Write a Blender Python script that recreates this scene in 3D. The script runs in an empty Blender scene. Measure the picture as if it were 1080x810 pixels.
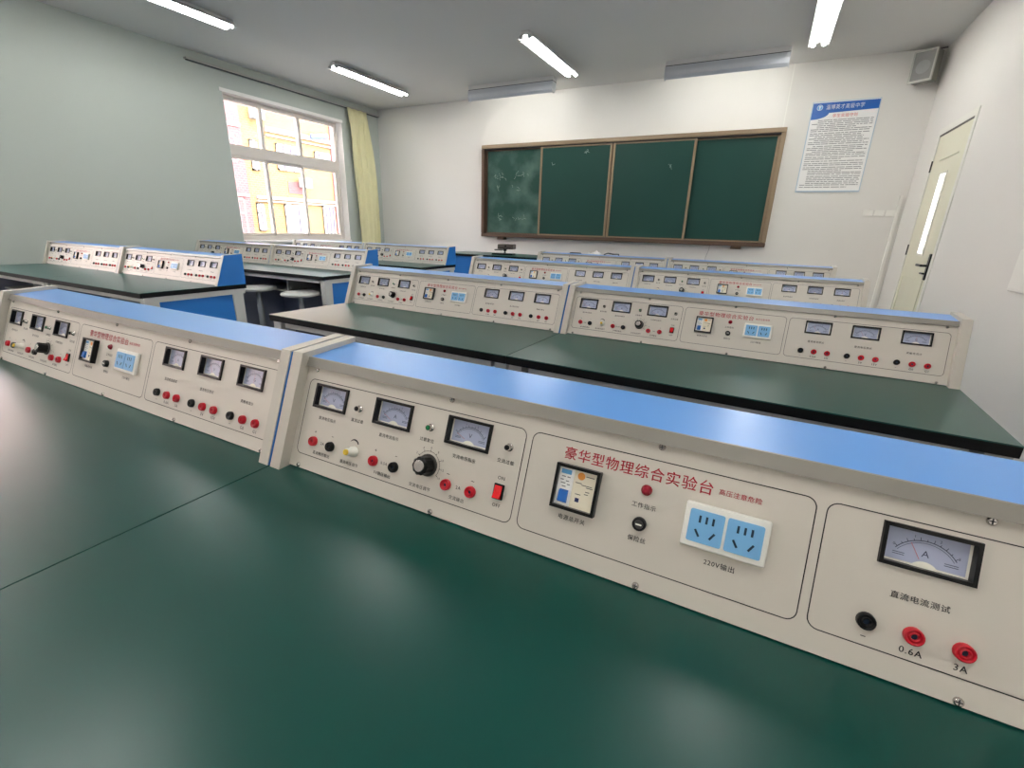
import bpy, math, random
from mathutils import Matrix, Vector
random.seed(7)
SC = bpy.context.scene
COL = SC.collection
ZT = 0.78            # bench top height above the floor
W = 1.2              # bench / console pitch

# ------------------------------------------------------------------ materials
def srgb(r, g, b):
    f = lambda c: (c/255/12.92) if c/255 <= .04045 else ((c/255+.055)/1.055)**2.4
    return (f(r), f(g), f(b), 1)
MATS = {}
def mat(name, rgb, rough=.5, metal=0., spec=.5, noise=None, bump=None, emit=None, coat=0.):
    m = bpy.data.materials.new(name); m.use_nodes = True
    nt = m.node_tree; b = nt.nodes['Principled BSDF']
    b.inputs['Base Color'].default_value = srgb(*rgb)
    b.inputs['Roughness'].default_value = rough
    b.inputs['Metallic'].default_value = metal
    b.inputs['Specular IOR Level'].default_value = spec
    b.inputs['Coat Weight'].default_value = coat
    if emit:
        b.inputs['Emission Color'].default_value = srgb(*emit[0]); b.inputs['Emission Strength'].default_value = emit[1]
    if noise or bump:
        tc = nt.nodes.new('ShaderNodeTexCoord')
    if noise:
        sc_, amt = noise
        n = nt.nodes.new('ShaderNodeTexNoise'); n.inputs['Scale'].default_value = sc_; n.inputs['Detail'].default_value = 5
        mx = nt.nodes.new('ShaderNodeMix'); mx.data_type = 'RGBA'
        c = srgb(*rgb)
        mx.inputs[6].default_value = tuple(x*(1-amt) for x in c[:3])+(1,)
        mx.inputs[7].default_value = tuple(min(1, x*(1+amt)) for x in c[:3])+(1,)
        nt.links.new(tc.outputs['Object'], n.inputs['Vector'])
        nt.links.new(n.outputs['Fac'], mx.inputs[0]); nt.links.new(mx.outputs[2], b.inputs['Base Color'])
    if bump:
        sc_, st = bump
        n = nt.nodes.new('ShaderNodeTexNoise'); n.inputs['Scale'].default_value = sc_; n.inputs['Detail'].default_value = 4
        bp = nt.nodes.new('ShaderNodeBump'); bp.inputs['Strength'].default_value = st; bp.inputs['Distance'].default_value = .002
        nt.links.new(tc.outputs['Object'], n.inputs['Vector'])
        nt.links.new(n.outputs['Fac'], bp.inputs['Height']); nt.links.new(bp.outputs['Normal'], b.inputs['Normal'])
    MATS[name] = m
    return m
mat('wall_paint_shaded', (182, 189, 182), .75, spec=.3, noise=(1.3, .02), bump=(60, .08))  # same paint as the other walls, darkened to carry the left wall's shade
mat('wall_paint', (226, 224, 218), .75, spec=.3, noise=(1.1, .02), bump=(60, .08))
mat('ceiling_paint', (214, 213, 209), .85, spec=.2, noise=(.9, .02))
mat('floor_tile', (150, 151, 152), .35, noise=(3, .06))
mat('green_laminate', (0, 66, 59), .29, spec=.5, noise=(2.0, .05))
mat('black_edge', (11, 11, 12), .6, spec=.2)
mat('dark_shadow', (14, 14, 15), .7)
mat('blue_laminate', (38, 118, 196), .42, noise=(3, .03))
mat('blue_top', (92, 152, 222), .28, spec=.7, noise=(4, .02))
mat('grey_steel', (196, 196, 190), .45, metal=.0, noise=(30, .02))
mat('trim_grey', (196, 191, 180), .45, noise=(25, .015))
mat('lip_grey', (142, 138, 130), .42, metal=.15)
mat('panel_grey', (207, 201, 190), .42, noise=(20, .012))
mat('print_black', (30, 27, 30), .6)
mat('print_red', (172, 22, 48), .6)
mat('black_plastic', (12, 12, 13), .36, spec=.3)
mat('bezel_inner', (62, 60, 58), .4)
mat('dial_face', (180, 188, 214), .25)
mat('dial_white', (238, 236, 224), .4)
mat('dial_ink', (58, 62, 92), .5)
mat('needle_red', (190, 90, 100), .5)
mat('socket_red', (198, 14, 38), .3)
mat('led_red', (150, 10, 36), .2, coat=.5)
mat('led_green', (30, 120, 70), .25, coat=.5)
mat('chrome', (205, 200, 196), .2, metal=.9)
mat('white_plastic', (240, 238, 230), .35)
mat('yellow_plastic', (232, 196, 60), .4)
mat('socket_blue', (120, 180, 226), .4)
mat('slot_dark', (18, 48, 74), .6)
mat('breaker_cream', (234, 226, 204), .4)
mat('breaker_white', (240, 240, 236), .4)
mat('breaker_blue', (22, 104, 190), .35)
mat('sticker_blue', (92, 164, 214), .4)
mat('sticker_orange', (244, 158, 66), .4)
mat('navy_ink', (26, 40, 92), .5)
mat('switch_red', (222, 22, 30), .25, coat=.4)
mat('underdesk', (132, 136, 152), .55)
mat('board_green', (22, 64, 56), .55, spec=.3, noise=(2.2, .10))
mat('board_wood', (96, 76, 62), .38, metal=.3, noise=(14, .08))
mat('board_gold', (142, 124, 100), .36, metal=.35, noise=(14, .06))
mat('chalk', (150, 168, 158), .9)
mat('curtain_cloth', (226, 221, 180), .85, spec=.1, noise=(8, .05), bump=(250, .15))
mat('window_pvc', (214, 206, 198), .45)
mat('reveal_white', (236, 234, 230), .7)
mat('door_paint', (222, 220, 198), .5, noise=(6, .015))
mat('door_casing', (226, 225, 216), .5)
mat('door_head_shade', (96, 94, 86), .6)
mat('handle_black', (12, 12, 12), .35, metal=.4)
mat('speaker_white', (196, 196, 188), .5)
mat('speaker_grille', (140, 142, 138), .7, noise=(300, .2))
mat('speaker_side', (140, 138, 128), .6)
mat('speaker_cone', (150, 153, 151), .4)
mat('poster_paper', (240, 240, 238), .35)
mat('poster_blue', (16, 92, 178), .35)
mat('poster_edge', (176, 196, 210), .3)
mat('poster_ink', (124, 124, 126), .6)
mat('poster_red', (206, 60, 60), .6)
mat('lamp_housing', (205, 205, 203), .5)
mat('board_lamp_metal', (190, 194, 200), .35, metal=.5)
mat('lamp_line', (60, 62, 66), .5)
mat('tube_glow', (255, 255, 255), .3, emit=((255, 254, 250), 24.0))
mat('board_tube', (255, 255, 255), .3, emit=((255, 252, 244), 14.0))
mat('diffuser', (250, 250, 250), .4, emit=((250, 255, 255), 2.4))
mat('plaster_white', (236, 235, 228), .6)
mat('stool_seat', (206, 206, 200), .4)
mat('stool_steel', (150, 152, 152), .4, metal=.4)
mat('camera_brown', (92, 84, 78), .45)
mat('cloth_white', (232, 230, 226), .8, noise=(20, .06))
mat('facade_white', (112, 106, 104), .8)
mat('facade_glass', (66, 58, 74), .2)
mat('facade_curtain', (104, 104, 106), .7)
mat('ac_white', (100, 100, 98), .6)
mat('ac_grey', (66, 66, 70), .6)
mat('rail_grey', (176, 174, 168), .5)
mat('sign_blue', (10, 38, 100), .5)
mat('ground', (110, 106, 100), .9)
def brick(name, c1, c2, mortar):
    m = bpy.data.materials.new(name); m.use_nodes = True; nt = m.node_tree; b = nt.nodes['Principled BSDF']
    tc = nt.nodes.new('ShaderNodeTexCoord'); mp = nt.nodes.new('ShaderNodeMapping')
    mp.inputs['Rotation'].default_value = (math.pi/2, 0, math.pi/2)
    sp = nt.nodes.new('ShaderNodeSeparateXYZ'); cb = nt.nodes.new('ShaderNodeCombineXYZ')
    br = nt.nodes.new('ShaderNodeTexBrick')
    br.inputs['Color1'].default_value = srgb(*c1); br.inputs['Color2'].default_value = srgb(*c2); br.inputs['Mortar'].default_value = srgb(*mortar)
    br.inputs['Scale'].default_value = 4; br.inputs['Mortar Size'].default_value = .02
    nt.links.new(tc.outputs['Object'], sp.inputs[0]); nt.links.new(sp.outputs['Y'], cb.inputs['X']); nt.links.new(sp.outputs['Z'], cb.inputs['Y'])
    nt.links.new(cb.outputs[0], br.inputs['Vector']); nt.links.new(br.outputs['Color'], b.inputs['Base Color'])
    b.inputs['Roughness'].default_value = .9
    MATS[name] = m
brick('brick_yellow', (112, 86, 46), (106, 74, 36), (122, 98, 72))
brick('brick_bounce', (196, 166, 156), (190, 158, 150), (204, 184, 176))
brick('brick_pink', (98, 56, 54), (90, 48, 50), (106, 78, 76))
# window glass: thin, mostly see-through sheet
g = bpy.data.materials.new('window_glass'); g.use_nodes = True; nt = g.node_tree
for n in list(nt.nodes): nt.nodes.remove(n)
o_ = nt.nodes.new('ShaderNodeOutputMaterial'); mx = nt.nodes.new('ShaderNodeMixShader'); tr = nt.nodes.new('ShaderNodeBsdfTransparent'); gl = nt.nodes.new('ShaderNodeBsdfGlossy')
gl.inputs['Roughness'].default_value = .02; tr.inputs['Color'].default_value = (.97, .97, .98, 1)
fr = nt.nodes.new('ShaderNodeFresnel'); fr.inputs['IOR'].default_value = 1.35
nt.links.new(fr.outputs[0], mx.inputs[0]); nt.links.new(tr.outputs[0], mx.inputs[1]); nt.links.new(gl.outputs[0], mx.inputs[2]); nt.links.new(mx.outputs[0], o_.inputs[0])
MATS['window_glass'] = g
# chalky green of the left-hand fixed board
m = mat('board_chalky', (34, 76, 68), .6, spec=.3); nt = m.node_tree; b = nt.nodes['Principled BSDF']
tc = nt.nodes.new('ShaderNodeTexCoord'); n = nt.nodes.new('ShaderNodeTexNoise'); n.inputs['Scale'].default_value = 3.2; n.inputs['Detail'].default_value = 6
rp = nt.nodes.new('ShaderNodeValToRGB'); rp.color_ramp.elements[0].position = .42; rp.color_ramp.elements[1].position = .72
rp.color_ramp.elements[0].color = srgb(28, 70, 61); rp.color_ramp.elements[1].color = srgb(84, 112, 102)
nt.links.new(tc.outputs['Object'], n.inputs['Vector']); nt.links.new(n.outputs['Fac'], rp.inputs[0]); nt.links.new(rp.outputs[0], b.inputs['Base Color'])

# ------------------------------------------------------------------ mesh builder
class MB:
    def __init__(s): s.v = []; s.f = []; s.m = []; s.sm = []; s.mats = []; s.M = Matrix.Identity(4)
    def mi(s, name):
        if name not in s.mats: s.mats.append(name)
        return s.mats.index(name)
    def add(s, vs, fs, mt, smooth=False):
        k = len(s.v); i = s.mi(mt)
        s.v += [tuple(s.M @ Vector(v)) for v in vs]
        for f in fs: s.f.append(tuple(k+a for a in f)); s.m.append(i); s.sm.append(smooth)
        return s
    def box(s, a, b, mt):
        (x0, y0, z0), (x1, y1, z1) = a, b
        vs = [(x0,y0,z0),(x1,y0,z0),(x1,y1,z0),(x0,y1,z0),(x0,y0,z1),(x1,y0,z1),(x1,y1,z1),(x0,y1,z1)]
        return s.add(vs, [(0,3,2,1),(4,5,6,7),(0,1,5,4),(1,2,6,5),(2,3,7,6),(3,0,4,7)], mt)
    def bbox(s, a, b, mt, r=.002):
        # box with chamfered vertical/horizontal edges (rounded look): bevelled box
        (x0, y0, z0), (x1, y1, z1) = a, b
        vs = []; idx = {}
        for i, (x, sx) in enumerate(((x0, 1), (x1, -1))):
            for j, (y, sy) in enumerate(((y0, 1), (y1, -1))):
                for k, (z, sz) in enumerate(((z0, 1), (z1, -1))):
                    idx[i,j,k] = (len(vs), len(vs)+1, len(vs)+2)
                    vs += [(x, y+sy*r, z+sz*r), (x+sx*r, y, z+sz*r), (x+sx*r, y+sy*r, z)]
        F = []
        for i in (0,1): F.append([idx[i,0,0][0], idx[i,1,0][0], idx[i,1,1][0], idx[i,0,1][0]][::(-1 if i == 0 else 1)])
        for j in (0,1): F.append([idx[0,j,0][1], idx[1,j,0][1], idx[1,j,1][1], idx[0,j,1][1]][::(1 if j == 0 else -1)])
        for k in (0,1): F.append([idx[0,0,k][2], idx[1,0,k][2], idx[1,1,k][2], idx[0,1,k][2]][::(-1 if k == 0 else 1)])
        for j in (0,1):
            for k in (0,1):
                p, q = idx[0,j,k], idx[1,j,k]; f = [p[1], q[1], q[2], p[2]]; F.append(f if (j+k) % 2 == 1 else f[::-1])
        for i in (0,1):
            for k in (0,1):
                p, q = idx[i,0,k], idx[i,1,k]; f = [p[0], q[0], q[2], p[2]]; F.append(f if (i+k) % 2 == 0 else f[::-1])
        for i in (0,1):
            for j in (0,1):
                p, q = idx[i,j,0], idx[i,j,1]; f = [p[0], q[0], q[1], p[1]]; F.append(f if (i+j) % 2 == 1 else f[::-1])
        for i in (0,1):
            for j in (0,1):
                for k in (0,1):
                    f = list(idx[i,j,k]); F.append(f if (i+j+k) % 2 == 0 else f[::-1])
        return s.add(vs, F, mt)
    def prism(s, poly, axis, a, b, mt):
        # poly in the two other axes, extruded along axis from a to b
        def P(p, t):
            return {'x': (t, p[0], p[1]), 'y': (p[0], t, p[1]), 'z': (p[0], p[1], t)}[axis]
        n = len(poly)
        vs = [P(p, a) for p in poly]+[P(p, b) for p in poly]
        fs = [tuple(range(n))[::-1], tuple(range(n, 2*n))]+[(i, (i+1) % n, n+(i+1) % n, n+i) for i in range(n)]
        return s.add(vs, fs, mt)
    def lathe(s, prof, mt, seg=20, c=(0,0,0), smooth=True, mtf=None):
        # profile (r, z) about local z at centre c
        k = [(c[0]+r*math.cos(2*math.pi*i/seg), c[1]+r*math.sin(2*math.pi*i/seg), c[2]+z) for r, z in prof for i in range(seg)]
        fs = []
        for j in range(len(prof)-1):
            for i in range(seg):
                fs.append((j*seg+i, j*seg+(i+1) % seg, (j+1)*seg+(i+1) % seg, (j+1)*seg+i))
        s.add(k, fs, mt, smooth)
        n = len(prof)
        s.add(k[(n-1)*seg:], [tuple(range(seg))], mtf or mt)
        s.add(k[:seg], [tuple(range(seg))[::-1]], mt)
        return s
    def tube(s, pts, r, mt, seg=8):
        pts = [Vector(p) for p in pts]; rings = []
        for i, p in enumerate(pts):
            d = (pts[min(i+1, len(pts)-1)]-pts[max(i-1, 0)]).normalized()
            a = d.cross(Vector((0,0,1)))
            if a.length < .01: a = d.cross(Vector((0,1,0)))
            a.normalize(); b_ = d.cross(a)
            rings += [tuple(p+a*r*math.cos(2*math.pi*k/seg)+b_*r*math.sin(2*math.pi*k/seg)) for k in range(seg)]
        fs = [(j*seg+i, j*seg+(i+1) % seg, (j+1)*seg+(i+1) % seg, (j+1)*seg+i) for j in range(len(pts)-1) for i in range(seg)]
        fs += [tuple(range(seg)), tuple(range((len(pts)-1)*seg, len(pts)*seg))[::-1]]
        return s.add(rings, fs, mt, True)
    def rect(s, x0, y0, x1, y1, z, mt): return s.add([(x0,y0,z),(x1,y0,z),(x1,y1,z),(x0,y1,z)], [(0,1,2,3)], mt)
    def stroke(s, pts, w, z, mt, closed=False):
        n = len(pts); P = [Vector((p[0], p[1])) for p in pts]; L = []; R = []
        for i in range(n):
            a = P[(i-1) % n] if (closed or i > 0) else P[i]; b_ = P[(i+1) % n] if (closed or i < n-1) else P[i]
            d = (b_-a).normalized(); nn = Vector((-d.y, d.x))*w/2
            L.append((P[i].x+nn.x, P[i].y+nn.y, z)); R.append((P[i].x-nn.x, P[i].y-nn.y, z))
        vs = L+R; m_ = n if closed else n-1
        return s.add(vs, [(n+i, n+(i+1) % n, (i+1) % n, i) for i in range(m_)], mt)
    def disc(s, x, y, r, z, mt, seg=18, a0=0, a1=2*math.pi):
        full = abs(a1-a0-2*math.pi) < 1e-6
        k = [(x+r*math.cos(a0+(a1-a0)*i/seg), y+r*math.sin(a0+(a1-a0)*i/seg), z) for i in range(seg if full else seg+1)]
        return s.add(k, [tuple(range(len(k)))], mt)
    def text(s, body, x, y, size, z, mt, res=2, sx=1.0, pitch=None):
        vs, fs, x0, x1 = glyphs(body, res)
        cx = (x0+x1)/2
        s.add([(x+(a-cx)*size*sx, y+b_*size, z) for a, b_ in vs], fs, mt); return s
    def build(s, name, parent=None, loc=None):
        me = bpy.data.meshes.new(name); me.from_pydata(s.v, [], s.f)
        for n in s.mats: me.materials.append(MATS[n])
        me.polygons.foreach_set('material_index', s.m); me.polygons.foreach_set('use_smooth', s.sm)
        me.update()
        o = bpy.data.objects.new(name, me); COL.objects.link(o)
        if parent: o.parent = parent
        if loc: o.location = loc
        return o
GC = {}
def glyphs(body, res):
    k = (body, res)
    if k in GC: return GC[k]
    cu = bpy.data.curves.new('t', 'FONT'); cu.body = body; cu.size = 1; cu.resolution_u = res; cu.align_x = 'LEFT'
    cu.space_character = 1.12
    ob = bpy.data.objects.new('t', cu); COL.objects.link(ob)
    bpy.context.view_layer.update()
    dg = bpy.context.evaluated_depsgraph_get()
    me = bpy.data.meshes.new_from_object(ob.evaluated_get(dg))
    vs = [(v.co.x, v.co.y-.36) for v in me.vertices]; fs = [tuple(p.vertices) for p in me.polygons]
    # make all faces look towards +z
    out = []
    for f in fs:
        a = sum(vs[f[i]][0]*vs[f[(i+1) % len(f)]][1]-vs[f[(i+1) % len(f)]][0]*vs[f[i]][1] for i in range(len(f)))
        out.append(f if a > 0 else f[::-1])
    xs = [v[0] for v in vs] or [0]
    bpy.data.objects.remove(ob); bpy.data.curves.remove(cu); bpy.data.meshes.remove(me)
    GC[k] = (vs, out, min(xs), max(xs)); return GC[k]
def empty(name, loc=(0,0,0), rz=0):
    o = bpy.data.objects.new(name, None); COL.objects.link(o); o.location = loc; o.rotation_euler = (0,0,rz); o.empty_display_size = .1; return o
def tag(o, label, cat, group=None):
    o['label'] = label; o['category'] = cat
    if group: o['group'] = group
    return o
def struct(o): o['kind'] = 'structure'; return o
def kids(o): return [c for c in bpy.data.objects if c.parent == o]
def tree(o): return (o, [tree(c) for c in kids(o)])
def dup(t, parent=None):
    o, ch = t; c = o.copy(); COL.objects.link(c)
    if parent is not None: c.parent = parent
    for k in ch: dup(k, c)
    return c

# ------------------------------------------------------------------ the power console
H, A = .1576, .0621
L = math.hypot(H, A)
es = Vector((0, A/L, H/L)); en = Vector((0, -H/L, A/L))
FM = Matrix(((1, 0, 0, 0), (0, es.y, en.y, 0), (0, es.z, en.z, 0), (0, 0, 0, 1)))   # face frame: (u, s, n)
E = .0258
def rrect(x0, y0, x1, y1, r, n=5):
    P = []
    for cx, cy, a in ((x1-r, y1-r, 0), (x0+r, y1-r, 90), (x0+r, y0+r, 180), (x1-r, y0+r, 270)):
        P += [(cx+r*math.cos(math.radians(a+90*i/n)), cy+r*math.sin(math.radians(a+90*i/n))) for i in range(n+1)]
    return P
def face_mb(u=0, t=0):
    m = MB(); m.M = FM @ Matrix.Translation((u, t*L, 0)); return m
def make_console():
    root = empty('power_console')
    # painted front panel with its printing
    p = face_mb(); MU = (.0900, .2189, .3525, .8475, .9690, 1.0900); u0 = E-.002
    for mu in MU:                                   # plate with a cut-out behind every meter
        p.box((u0, .0022, -.004), (mu-.0335, L, 0), 'panel_grey')
        p.box((mu-.0335, .0022, -.004), (mu+.0335, .740*L-.0180, 0), 'panel_grey'); p.box((mu-.0335, .740*L+.0180, -.004), (mu+.0335, L, 0), 'panel_grey')
        u0 = mu+.0335
    p.box((u0, .0022, -.004), (W-E+.002, L, 0), 'panel_grey')
    for a, b in ((.0365, .4376), (.447, .758), (.767, 1.1628)):
        p.stroke(rrect(a, .152*L, b, .884*L, .010), .0011, .0003, 'print_black', True)
    Z = .00035
    def T(s_, u, t, sz, mt='print_black', **k):
        for dx, dy in ((0, 0), (sz*.022, sz*.012)): p.text(s_, u+dx, t*L+dy, sz, Z+dx*.01+dy*.02, mt, **k)
    SM = .0060
    T('直流电压指示', .0900, .535, SM, res=1); T('直流过载', .1525, .600, SM, res=1)
    T('直流电流指示', .2189, .537, SM, res=1); T('过载复位', .2871, .602, SM, res=1)
    T('交流电压指示', .3525, .537, SM, res=1); T('交流过载', .4152, .602, SM, res=1)
    T('直流稳压输出', .0916, .200, SM, res=1); T('直流电压调节', .1526, .202, SM, res=1)
    T('5V稳压输出', .2201, .203, SM, res=1); T('交流电压调节', .2900, .204, SM, res=1); T('交流输出', .3529, .205, SM, res=1)
    T('+', .0709, .392, .008); T('−', .1092, .392, .008); T('2A', .0902, .301, .0065)
    T('+', .2003, .392, .008); T('−', .2397, .392, .008); T('0.5A', .2201, .301, .0060)
    T('~', .3333, .385, .009); T('~', .3732, .385, .009); T('2A', .3529, .297, .0065)
    T('ON', .4140, .472, .0065); T('OFF', .4140, .258, .0065)
    cx, cy = .297, .400*L
    p.stroke([(cx+.0200*math.cos(math.radians(a)), cy+.0200*math.sin(math.radians(a))) for a in range(150, -32, -10)], .0006, Z, 'print_black')
    for i, a in enumerate((148, 118, 88, 58, 28, -2, -32)):
        c_, s_ = math.cos(math.radians(a)), math.sin(math.radians(a))
        p.stroke([(cx+.0195*c_, cy+.0195*s_), (cx+.0225*c_, cy+.0225*s_)], .0008, Z, 'print_black')
        p.text('%d' % (2*i+2), cx+.0260*c_, cy+.0255*s_, .0046, Z, 'print_black')
    # crescent scale over the small knob
    k = [(.1560+.0095*math.cos(math.radians(a)), .370*L+.0095*math.sin(math.radians(a))) for a in range(145, 20, -10)]
    wv = [.0002+.0018*math.sin(math.pi*i/(len(k)+3)) for i in range(len(k))]
    for i in range(len(k)-1): p.stroke([k[i], k[i+1]], wv[i]+.0006, Z, 'print_black')
    T('豪华型物理综合实验台', .5780, .787, .0164, 'print_red', res=3)
    T('高压注意危险', .6905, .782, .0066, 'print_red', res=1)
    T('电源总开关', .5165, .330, SM+.0006, res=1); T('工作指示', .5963, .562, SM+.0006, res=1)
    T('保险丝', .5952, .335, SM+.0006, res=1); T('220V输出', .6826, .330, .0070, res=2)
    T('直流电流测试', .8475, .473, .0069, res=2); T('直流电压测试', .9690, .473, .0069, res=1); T('灵敏电流计', 1.0900, .473, .0069, res=1)
    for c_, tt in ((.8475, ('−', '0.6A', '3A')), (.9690, ('−', '3V', '15V')), (1.0900, ('−', 'G0', 'G1'))):
        for d, s_ in zip((-.0355, 0, .0350), tt): T(s_, c_+d, .202, .0082)
    p.build('panel', root)
    # shells
    c = MB(); c.prism([(.0660, .1690), (.1640, .1745), (.1640, .1780), (.0660, .1722)], 'x', E-.001, W-E+.001, 'blue_top'); c.build('top_cover', root)
    c = MB(); c.prism([(.0601, .1577), (.0560, .1590), (.0640, .1728), (.0672, .1728), (.0680, .1690), (.0660, .1580)], 'x', E-.001, W-E+.001, 'lip_grey'); c.build('front_rail', root)
    c = MB(); c.box((E, .1600, .001), (W-E, .1635, .1745), 'blue_laminate'); c.build('back_panel', root)
    for s_ in (0, 1):
        xo = (0.0012, .0032) if s_ == 0 else (W-.0032, W-.0012)
        xi = (.0032, E) if s_ == 0 else (W-E, W-.0032)
        c = MB(); c.prism([(-.0175, 0), (.1650, 0), (.1670, .1850), (.0535, .1795)], 'x', xo[0], xo[1], 'blue_laminate'); o = c.build('side_panel', root)
        c = MB()
        c.prism([(-.0192, 0), (.002, 0), (.0690, .1700), (.1700, .1700), (.1700, .1815), (.0522, .1815)][:3]+[(.0675, .1660), (.0600, .1700)][:0]+[(.0700, .1690), (.1665, .1735), (.1680, .1870), (.0522, .1815)], 'x', xi[0], xi[1], 'trim_grey')
        c.build('edge_trim', o)
    for u in (.047, .316, .604, .885, 1.151):
        for t in (.978, .036):
            c = face_mb(u, t); c.lathe([(.0040, 0), (.0040, .0010), (.0028, .0022)], 'chrome', 12)
            c.box((-.0026, -.0005, .0020), (.0026, .0005, .0024), 'lamp_line'); c.box((-.0005, -.0026, .0020), (.0005, .0026, .0024), 'lamp_line')
            c.build('screw', root)
    # meters
    def meter(u, letter, needle):
        w, h, D = .0355, .0199, .0035; iw, ih = .0316, .0160
        c = face_mb(u, .740)
        o4 = [(-w, -h), (w, -h), (w, h), (-w, h)]; i4 = [(-iw, -ih), (iw, -ih), (iw, ih), (-iw, ih)]
        vs = [(x, y, 0) for x, y in o4]+[(x*.985, y*.985, D) for x, y in o4]+[(x, y, D) for x, y in i4]+[(x, y, -.0072) for x, y in i4]
        fs = []
        for i in range(4):
            j = (i+1) % 4; fs += [(i, j, 4+j, 4+i), (4+i, 4+j, 8+j, 8+i)]
        c.add(vs, fs, 'black_plastic')
        c.add(vs, [(8+i, 8+(i+1) % 4, 12+(i+1) % 4, 12+i) for i in range(4)], 'black_plastic')
        b = c.build('panel_meter', root)
        d = face_mb(u, .740); d.M = d.M @ Matrix.Translation((0, 0, -.0078)); d.rect(-iw, -ih, iw, ih, .0016, 'dial_face')
        d.rect(-iw, -ih, -iw+.0022, ih, .0018, 'dial_white'); d.rect(-iw, -ih, iw, -ih+.0018, .0018, 'dial_white'); d.rect(iw-.0022, -ih, iw, ih, .0018, 'dial_white')
        R1 = .0290; cy_ = -.0205
        for rr, ww in ((R1, .0007), (R1-.0020, .0004)):
            d.stroke([(rr*math.sin(math.radians(a))*.95, cy_+rr*math.cos(math.radians(a))) for a in range(-54, 55, 6)], ww, .0020, 'dial_ink')
        for a in range(-50, 51, 10):
            s_, c_ = math.sin(math.radians(a)), math.cos(math.radians(a)); r2 = R1+(.0030 if a % 20 == 10 else .0018)
            d.stroke([(R1*s_*.95, cy_+R1*c_), (r2*s_*.95, cy_+r2*c_)], .0005, .0020, 'dial_ink')
        for a, s0 in ((-52, '0'), (-18, '1'), (18, '2'), (52, '3')):
            d.text(s0, (R1+.0045)*math.sin(math.radians(a))*.90, cy_+(R1+.0042)*math.cos(math.radians(a)), .0036, .0020, 'dial_ink')
        d.text(letter, 0, -.0030, .0085, .0020, 'dial_ink')
        d.rect(-.0240, -.0092, -.0150, -.0086, .0020, 'dial_ink'); d.rect(-.0240, -.0074, -.0150, -.0068, .0020, 'dial_ink')
        d.rect(.0140, -.0092, .0240, -.0086, .0020, 'dial_ink'); d.rect(.0140, -.0074, .0240, -.0068, .0020, 'dial_ink')
        d.build('dial', b)
        q = face_mb(u, .740); q.M = q.M @ Matrix.Translation((0, 0, -.0078)); q.disc(0, -ih-.006, .0120, .0034, 'dial_white', 16, math.radians(28), math.radians(152)); q.build('needle_cover', b)
        q = face_mb(u, .740); q.M = q.M @ Matrix.Translation((0, 0, -.0078)); s_, c_ = math.sin(math.radians(needle)), math.cos(math.radians(needle))
        q.stroke([(.010*s_, cy_+.0115), (.0275*s_, cy_+.0275*c_)], .0005, .0030, 'needle_red'); q.build('needle', b)
    for u, l_, nd in ((.0900, 'V', -50), (.2189, 'A', -50), (.3525, 'V', -50), (.8475, 'A', -25), (.9690, 'V', -25), (1.0900, 'G', 0)): meter(u, l_, nd)
    # binding sockets
    def sock(u, t, mt):
        c = face_mb(u, t)
        c.lathe([(.0079, 0), (.0077, .0045), (.0070, .0060), (.0060, .0060), (.0054, .0036), (.0046, .0036), (.0042, .0058), (.0030, .0058), (.0026, .0020)], mt, 18, mtf='slot_dark')
        c.build('terminal_socket', root)
    R_, B_ = 'socket_red', 'black_plastic'
    for u, t, mt in ((.0709, .300, R_), (.1092, .298, B_), (.2003, .297, R_), (.2397, .297, B_), (.3333, .292, R_), (.3732, .296, R_)): sock(u, t, mt)
    for c0 in (.8475, .9690, 1.0900):
        for d, mt in ((-.0355, B_), (0, R_), (.0350, R_)): sock(c0+d, .288, mt)
    # little overload buttons and lamps
    for u, t, tip in ((.1535, .713, 'black_plastic'), (.2903, .712, 'led_green'), (.4170, .718, 'black_plastic')):
        c = face_mb(u, t); c.lathe([(.0054, 0), (.0054, .0015), (.0042, .0015), (.0042, .0085)], 'chrome', 14)
        b = c.build('reset_button', root)
        q = face_mb(u, t); q.lathe([(.0036, .0085), (.0034, .0098), (.0022, .0104)], tip, 12); q.build('button_cap', b)
    c = face_mb(.5963, .672); c.lathe([(.0064, 0), (.0062, .0018), (.0054, .0022)], 'led_red', 16); b = c.build('indicator_lamp', root)
    q = face_mb(.5963, .672); q.lathe([(.0052, .0022), (.0046, .0046), (.0024, .0060)], 'led_red', 14); q.build('lens', b)
    c = face_mb(.5955, .442); c.lathe([(.0078, 0), (.0076, .0060), (.0066, .0072), (.0056, .0072), (.0052, .0054)], 'black_plastic', 18); b = c.build('fuse_holder', root)
    q = face_mb(.5955, .442); q.lathe([(.0050, .0054), (.0046, .0076)], 'bezel_inner', 14); q.box((-.0034, -.0008, .0076), (.0034, .0008, .0080), 'dial_white'); q.build('fuse_cap', b)
    # potentiometer knobs
    c = face_mb(.1590, .320); c.lathe([(.0082, 0), (.0080, .0060), (.0062, .0068), (.0058, .0160), (.0050, .0170)], 'white_plastic', 18); b = c.build('small_knob', root)
    q = face_mb(.1590, .320); q.lathe([(.0048, .0170), (.0046, .0190), (.0036, .0198)], 'yellow_plastic', 14); q.build('knob_cap', b)
    c = face_mb(.2970, .400)
    c.lathe([(.0160, 0), (.0158, .0020), (.0150, .0026)], 'bezel_inner', 24)
    pr = []
    N = 40
    for z in (.0026, .0190): pr += [((.0130 if i % 4 < 2 else .0122)*math.cos(2*math.pi*i/N), (.0130 if i % 4 < 2 else .0122)*math.sin(2*math.pi*i/N), z) for i in range(N)]
    pr += [(.0106*math.cos(2*math.pi*i/N), .0106*math.sin(2*math.pi*i/N), .0208) for i in range(N)]
    c.add(pr, [(j*N+i, j*N+(i+1) % N, (j+1)*N+(i+1) % N, (j+1)*N+i) for j in (0, 1) for i in range(N)]+[tuple(range(2*N, 3*N))], 'black_plastic')
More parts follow.
